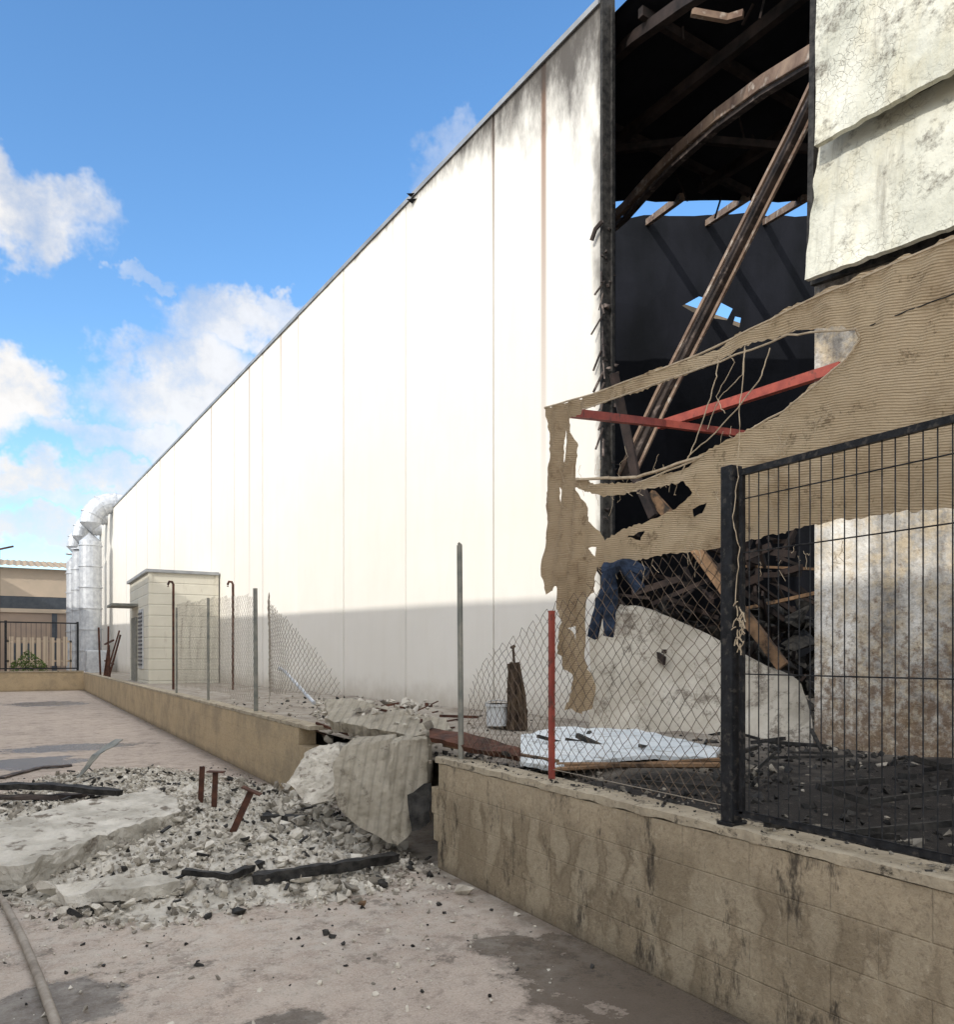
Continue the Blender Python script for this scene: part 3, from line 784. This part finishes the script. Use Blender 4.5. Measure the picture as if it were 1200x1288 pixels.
for (x,y,r) in [(410,1175,.05),(455,1142,.035),(300,1150,.05),(262,1155,.045),(250,1215,.03),(435,1215,.02),(185,1190,.02),(650,1220,.02),(300,1130,.04),(520,1190,.02),(130,1215,.02),(380,1190,.02)]:
    p=G(x,y); bc.chunk((p.x,p.y,r*.3),r,.8)
for k in range(90):
    x=U(ax,bx_); y=U(ay,by_)
    if pip(x,y,RP):
        a=U(0,3.14); l=U(.04,.18); h=hgt(x,y)+.03; bc.tube([(x,y,h),(x+l*math.cos(a),y+l*math.sin(a),h+U(-.01,.04))],U(.006,.016),U(.004,.01),n=4)
bc.obj('charcoal_bits',m_char,E); 
p=G(455,1142); br_.chunk((p.x,p.y,.03),.06,.5); p=G(700,1165); br_.chunk((p.x,p.y,.02),.025,.5); br_.obj('brick_bits',m_wood,E)

def slab(name,pts,mat,th,amp=.03,fr=5,cuts=4,par=None,shift=Vector((0,0,0))):
    b=MB(); top=[G(p[0],p[1],p[2]) for p in pts]
    b.prism(top,[q+Vector((0,0,-th))+shift for q in top]); o=b.obj(name,mat,par); rough(o,cuts,amp,fr); return o
slab('concrete_slab',[(-60,1062,.22),(-20,1040,.26),(80,1012,.26),(195,992,.24),(222,1003,.22),(226,1020,.2),(120,1052,.22),(30,1088,.2),(-60,1090,.2)],m_rubble,.17,.022,9,5)
slab('concrete_slab',[(70,1112,.15),(150,1102,.16),(215,1100,.14),(230,1108,.12),(150,1120,.13),(80,1122,.11)],m_rubble,.08,.035,7)
b=MB()
for k in range(260):
    p=G(U(-40,215),U(1000,1085),.23)
    r=.004+.018*R()**3; b.chunk((p.x,p.y,.232+r*.2),r,.8) if (p.x<.9 and (p.y>5.4 or p.x<-.5)) else None
def block(name,pts,off,mat,amp=.025,fr=5,cuts=4,par=None):
    b=MB(); f=[D(*p) for p in pts]; b.prism(f,[q+off for q in f]); o=b.obj(name,mat,par); rough(o,cuts,amp,fr); return o
t=NT('ribbed_concrete'); x,y,z=t.sep()
c=t.mix(t.mr(t.noise(5,None,6,.75),.35,.65),(.64,.585,.48),(.46,.41,.32)); c=t.mix(t.mr(t.noise(2.6,None,6,.8),.56,.67),c,(.18,.15,.12))
rb=t.ma('SINE',t.ma('MULTIPLY',t.ma('ADD',t.ma('SUBTRACT',x,t.ma('MULTIPLY',y,.6)),t.ma('MULTIPLY',z,-.12)),62.))
c=t.mix(t.mr(rb,-.6,-1.,0,.35),c,(.2,.17,.13))
t.bump(t.ma('ADD',t.ma('MULTIPLY',rb,.7),t.ma('MULTIPLY',t.noise(22,None,6,.8),2.)),1.,.025); m_blkc=t.done(c,.95)
block('block_shaded_side',[(418,962,6.35),(432,938,6.45),(492,930,6.45),(500,1000,6.2),(500,1063,6.15),(455,1042,6.2),(424,1015,6.25)],Vector((.25,.38,.02)),m_blkc,.018,8,5)
block('block_shaded_side',[(490,934,6.28),(537,928,6.3),(538,985,6.25),(522,1040,6.2),(500,1062,6.1),(492,1050,6.15)],Vector((.2,.3,.0)),m_blkc,.022,9,5)
block('block_shaded_side',[(362,985,7.2),(378,955,7.4),(395,938,7.5),(428,938,7.3),(430,975,7.1),(420,1008,7.0),(385,1010,7.0)],Vector((.3,.25,-.02)),m_conc,.035,9,5)
block('block_shaded_side',[(512,1000,6.18),(535,985,6.2),(532,1035,6.14),(518,1045,6.12)],Vector((.05,-.02,.0)),m_char,.02,7,2)  # black piece over the block's right side, paints its shaded face
block('fallen_concrete_lintel',[(408,880,8.1),(440,878,8.2),(560,905,6.9),(568,918,6.6),(520,925,6.55),(412,905,7.6)],Vector((.05,.05,-.1)),m_blkc,.022,8,5)
block('fallen_steel_angle',[(540,915,6.3),(600,925,6.0),(655,940,5.7),(650,950,5.6),(590,940,5.8),(540,926,6.1)],Vector((.02,.02,-.04)),m_rust,.015,6,3)
b=MB(); bd_=MB()
for k in range(340):
    p=PX(U(395,545),U(880,935),U(2.8,3.9)); 
    if p.z<.6 or p.z>1.15: p.z=U(.7,.95)
    (b if R()>.3 else bd_).chunk(p,.015+.075*R()**2,.8)
E=empty('gap_rubble'); b.obj('pale_lumps',m_conc,E); bd_.obj('dirty_lumps',m_dirty,E)
b=MB()
for k in range(26):
    p=PX(U(410,560),U(885,930),3.0+R()*.5); b.tube([p,p+Vector((U(-.3,.3),U(-.5,.5),U(-.02,.12)))],U(.005,.015),n=4)
b.obj('gap_bent_bars',m_rust)
def prof(name,px,pyb,h,tilt,yaw,T=True):
    E=empty(name); p=G(px,pyb); p.z=hgt(p.x,p.y)-.03
    b=MB(); b.box((-.028,-.004,0),(.028,.004,h)); b.box((-.004,.0045,0),(.004,.05,h))
    if T: b.box((-.085,-.03,h+.001),(.085,.06,h+.012))
    o=b.obj('steel_profile_part',m_rust,E); E.location=p; E.rotation_euler=(tilt[0],tilt[1],yaw)
prof('rusty_steel_profile',252,1018,.40,(0,.05),-.5,False)
prof('rusty_steel_profile',269,1022,.40,(0,.04),-.5,True)
prof('rusty_steel_profile',290,1062,.42,(0,.42),-.5,True)
def beam(name,pts,w,h,mat,amp=.015,par=None):
    b=MB(); b.tube([Vector(p) for p in pts],w,h,n=4); o=b.obj(name,mat,par); rough(o,3,amp,8); return o
def Gz(px,py,z): q=G(px,py,z); return q
beam('charred_beam',[Gz(318,1104,.08),Gz(380,1096,.11),Gz(440,1088,.11),Gz(496,1078,.09)],.045,.035,m_char)
beam('charred_beam',[Gz(-60,990,.22),Gz(60,988,.25),Gz(150,997,.2)],.06,.03,m_char)
beam('charred_beam',[Gz(-40,1003,.14),Gz(60,1002,.14),Gz(120,1000,.12)],.05,.02,m_beamd)
beam('charred_beam',[Gz(330,1028,.1),Gz(385,1030,.1)],.06,.03,m_char)
beam('charred_plank',[Gz(230,1095,.15),Gz(290,1102,.14),Gz(330,1085,.12)],.03,.02,m_char)
beam('bent_metal_strip',[Gz(92,985,.02),Gz(120,950,.35),Gz(150,930,.52)],.08,.006,m_postg,.015)
beam('broken_board',[Gz(0,978,.02),Gz(50,965,.02),Gz(90,962,.02)],.05,.01,m_beamd,.01)
b=MB(); pts=[(-40,1095),(5,1140),(30,1190),(50,1240),(68,1290),(80,1330)]; P=[G(*p) for p in pts]; o_=[]
for i in range(len(P)-1):
    for k in range(6):
        t_=k/6; q=P[i].lerp(P[i+1],t_); q.z=.03; o_.append(q)
b.tube(o_,.022,n=10); b.obj('drain_hose',m_hose,smooth=True)

# ------------------------------------------------------------------ things in the yard
b=MB(); pts=[(655,925,.86),(700,914,.87),(800,917,.87),(905,940,.86),(900,952,.84),(800,950,.86),(700,962,.87),(655,958,.87)]
top=[G(p[0],p[1],p[2]) for p in pts]; b.prism(top,[q-Vector((0,0,.03)) for q in top]); o=b.obj('fallen_white_sheet',m_white); rough(o,3,.02,5)
b=MB(); b.tube([G(700,962,.86),G(905,962,.86)],.02,n=6); b.tube([G(690,968,.84),G(905,955,.88)],.015,n=6); b.tube([G(560,935,.86),G(700,960,.86)],.025,n=4); b.obj('fallen_timber_battens',m_wood)
c=G(626,912,YZ+.04); b=MB()
b.tube([c,c+Vector((0,0,.04)),c+Vector((0,0,.25))],.13,n=20); b.tube([c+Vector((0,0,.22)),c+Vector((0,0,.25))],.145,n=20)
P=[c+Vector((.14*math.cos(a)*CS,-.14*math.cos(a)*SN,.24+.05*math.sin(a))) for a in [math.pi*i/10 for i in range(11)]]; b.tube(P,.006,n=5); b.obj('white_bucket',m_bucket)
b=MB(); c=G(649,917,YZ)
for k in range(90):
    a=U(0,6.28); h=U(.2,.78); r0=.15*R(); top_=Vector((.06*math.cos(a)-.03,.06*math.sin(a),h))
    b.tube([c+Vector((r0*math.cos(a),r0*math.sin(a),0)),c+Vector((r0*.8*math.cos(a)+U(-.04,.04),r0*.8*math.sin(a),h*.5)),c+top_],U(.008,.026),n=5)
b.tube([c+Vector((-.02,0,.7)),c+Vector((-.04,0,.95))],.015,n=5); b.chunk(c+Vector((-.04,0,.95)),.06); b.obj('burnt_shrub',m_stump)
b=MB(); X_=3.0
for (xx,a_) in ((748,0),(768,1)):
    P=[PX(770+a_*4-4,716,X_),PX(766+a_*8-4,740,X_),PX(758+a_*12-4,768,X_),PX(xx-2,800,X_)]
    b.tube(P,.034,.040,n=8)
b.tube([PX(762,716,X_),PX(785,710,X_),PX(812,720,X_+.05)],.035,.04,n=8); b.tube([PX(788,714,X_),PX(804,742,X_+.03)],.028,.035,n=8)
o=b.obj('burnt_trousers',m_jeans); rough(o,2,.018,14)
b=MB(); bl=MB()
for k in range(2600):
    X=U(3.0,6.4); Y=U(-.5,6.2); r=.010+.05*R()**3
    (b if R()>.16 else bl).chunk((X,Y,YZ+r*.3),r,.8)
for k in range(600):
    X=2.97+.5*R()**2; Y=U(0,6); r=.008+.02*R()**2; (b if R()>.5 else bl).chunk((X,Y,YZ+.01+r*.3),r,.8)
for k in range(420):
    X=U(2.78,2.94); Y=U(0,yR) ; r=.004+.014*R()**3; (b if R()>.4 else bl).chunk((X,Y,WT+r*.3),r,.8)
for k in range(50): 
    p=Vector((U(3.1,6.2),U(.5,6),YZ+.05)); b.tube([p,p+Vector((U(-.5,.5),U(-.5,.5),U(0,.12)))],U(.008,.02),n=4)
for k in range(600):
    X=U(3.0,6.2); Y=U(6,16); r=.01+.04*R()**3; (bl if R()>.3 else b).chunk((X,Y,YZ+r*.3),r,.8)
E=empty('burnt_debris'); b.obj('charcoal',m_char,E); bl.obj('lumps',m_dirty,E)

# ------------------------------------------------------------------ sky, sun, camera
W=bpy.data.worlds.new('World'); bpy.context.scene.world=W; W.use_nodes=True; nt=W.node_tree; nt.nodes.clear()
sv=Vector((-.80,-.35,.46)).normalized(); el=math.asin(sv.z); az=math.atan2(sv.x,sv.y)
class WT_(NT):
    def __init__(s,t): s.t=t
w=WT_(nt)
sky=w.n('ShaderNodeTexSky'); sky.sky_type='NISHITA'; sky.sun_disc=False; sky.sun_elevation=el; sky.sun_rotation=az%(2*math.pi)
sky.air_density=1.0; sky.dust_density=.5; sky.ozone_density=2.0
out=w.n('ShaderNodeOutputWorld'); bg=w.n('ShaderNodeBackground'); bg.inputs[1].default_value=.15
hs=w.n('ShaderNodeHueSaturation'); hs.inputs['Saturation'].default_value=1.2; hs.inputs['Value'].default_value=1.85
nt.links.new(sky.outputs[0],hs.inputs['Color']); nt.links.new(hs.outputs[0],bg.inputs[0])
tc=w.n('ShaderNodeTexCoord'); dirv=tc.outputs['Generated']
nz=w.n('ShaderNodeTexNoise'); nz.inputs['Scale'].default_value=5; nz.inputs['Detail'].default_value=6; nz.inputs['Roughness'].default_value=.64
nt.links.new(dirv,nz.inputs['Vector'])
def vm(op,a,b_=None,sc=None):
    nd=w.n('ShaderNodeVectorMath',operation=op); w.set(nd.inputs[0],a)
    if b_ is not None: w.set(nd.inputs[1],b_)
    if sc is not None: nd.inputs['Scale'].default_value=sc
    return nd
dist=vm('ADD',dirv,vm('SCALE',vm('SUBTRACT',nz.outputs['Color'],(.5,.5,.5)).outputs[0],sc=.25).outputs[0]).outputs[0]
right=(CS,-SN,0)
A_=vm('DOT_PRODUCT',dist,right).outputs['Value']; Z_=vm('DOT_PRODUCT',dist,(0,0,1)).outputs['Value']
fwd=vm('DOT_PRODUCT',dirv,(SN,CS,0)).outputs['Value']
blobs=[(75,285,95,50,1),(15,255,60,45,1),(120,315,45,28,.9),(25,490,60,42,1),(-40,500,70,50,1),(45,605,85,28,1),(225,490,95,50,.9),(310,440,75,36,.85),(165,545,90,26,.85),(185,605,60,28,.95),(40,680,130,26,1),(100,640,90,16,.7),(560,215,40,30,.30),(225,375,20,12,.4),(370,415,34,22,.7)]
dens=None
for (bx,by,rx,ry,am) in blobs:
    d=ray(bx,by).normalized(); k=ray(bx,by).length*F
    a=w.ma('MULTIPLY_ADD',A_,k/rx,-d.dot(Vector(right))*k/rx); e_=w.ma('MULTIPLY_ADD',Z_,k/ry,-d.z*k/ry)
    rr=w.ma('ADD',w.ma('MULTIPLY',a,a),w.ma('MULTIPLY',e_,e_))
    v=w.mr(rr,1.5,.3,0,am,True)
    dens=v if dens is None else w.ma('MAXIMUM',dens,v)
dens=w.ma('MULTIPLY',dens,w.mr(fwd,.0,.15))
bk=vm('DOT_PRODUCT',dirv,(-SN*.6,-CS*.6,.8)).outputs['Value']
fill_clouds=w.ma('MULTIPLY',w.mr(bk,.12,.35,0,1,True),w.mr(nz.outputs['Fac'],.36,.50))  # out-of-view cloud cover above and behind, added as soft fill light
n2=w.n('ShaderNodeTexNoise'); n2.inputs['Scale'].default_value=11; n2.inputs['Detail'].default_value=6; n2.inputs['Roughness'].default_value=.62; nt.links.new(dirv,n2.inputs['Vector'])
dens=w.ma('MULTIPLY',dens,w.mr(n2.outputs['Fac'],.32,.54,.45,1.0))
dens=w.ma('MAXIMUM',dens,fill_clouds)
shade=w.mr(n2.outputs['Fac'],.33,.6,.74,1.0)
shade=w.ma('MULTIPLY',shade,w.mr(bk,.12,.4,1.0,2.0))  # added cover made brighter than the visible clouds to lift the shaded areas
cc=w.n('ShaderNodeCombineColor'); 
w.set(cc.inputs[0],shade); w.set(cc.inputs[1],w.ma('MULTIPLY',shade,.99)); w.set(cc.inputs[2],w.ma('MULTIPLY',shade,.985))
bg2=w.n('ShaderNodeBackground'); bg2.inputs[1].default_value=1.0; nt.links.new(cc.outputs[0],bg2.inputs[0])
mx=w.n('ShaderNodeMixShader'); w.set(mx.inputs[0],dens); nt.links.new(bg.outputs[0],mx.inputs[1]); nt.links.new(bg2.outputs[0],mx.inputs[2])
nt.links.new(mx.outputs[0],out.inputs[0])

L=bpy.data.lights.new('sun','SUN'); L.energy=2.6; L.angle=math.radians(.53); L.color=(1,.955,.88)
lo=bpy.data.objects.new('sun',L); bpy.context.scene.collection.objects.link(lo); lo.rotation_euler=sv.to_track_quat('Z','Y').to_euler()
cam=bpy.data.cameras.new('camera'); co=bpy.data.objects.new('camera',cam); bpy.context.scene.collection.objects.link(co)
cam.sensor_fit='HORIZONTAL'; cam.sensor_width=36; cam.lens=F/1200*36; cam.shift_y=(HZ-644)/1200; cam.clip_end=3000; cam.clip_start=.05
co.location=CAM; co.rotation_euler=(math.pi/2,0,-TH); bpy.context.scene.camera=co
sc=bpy.context.scene; sc.view_settings.view_transform='Standard'; sc.view_settings.look='None'; sc.view_settings.exposure=0
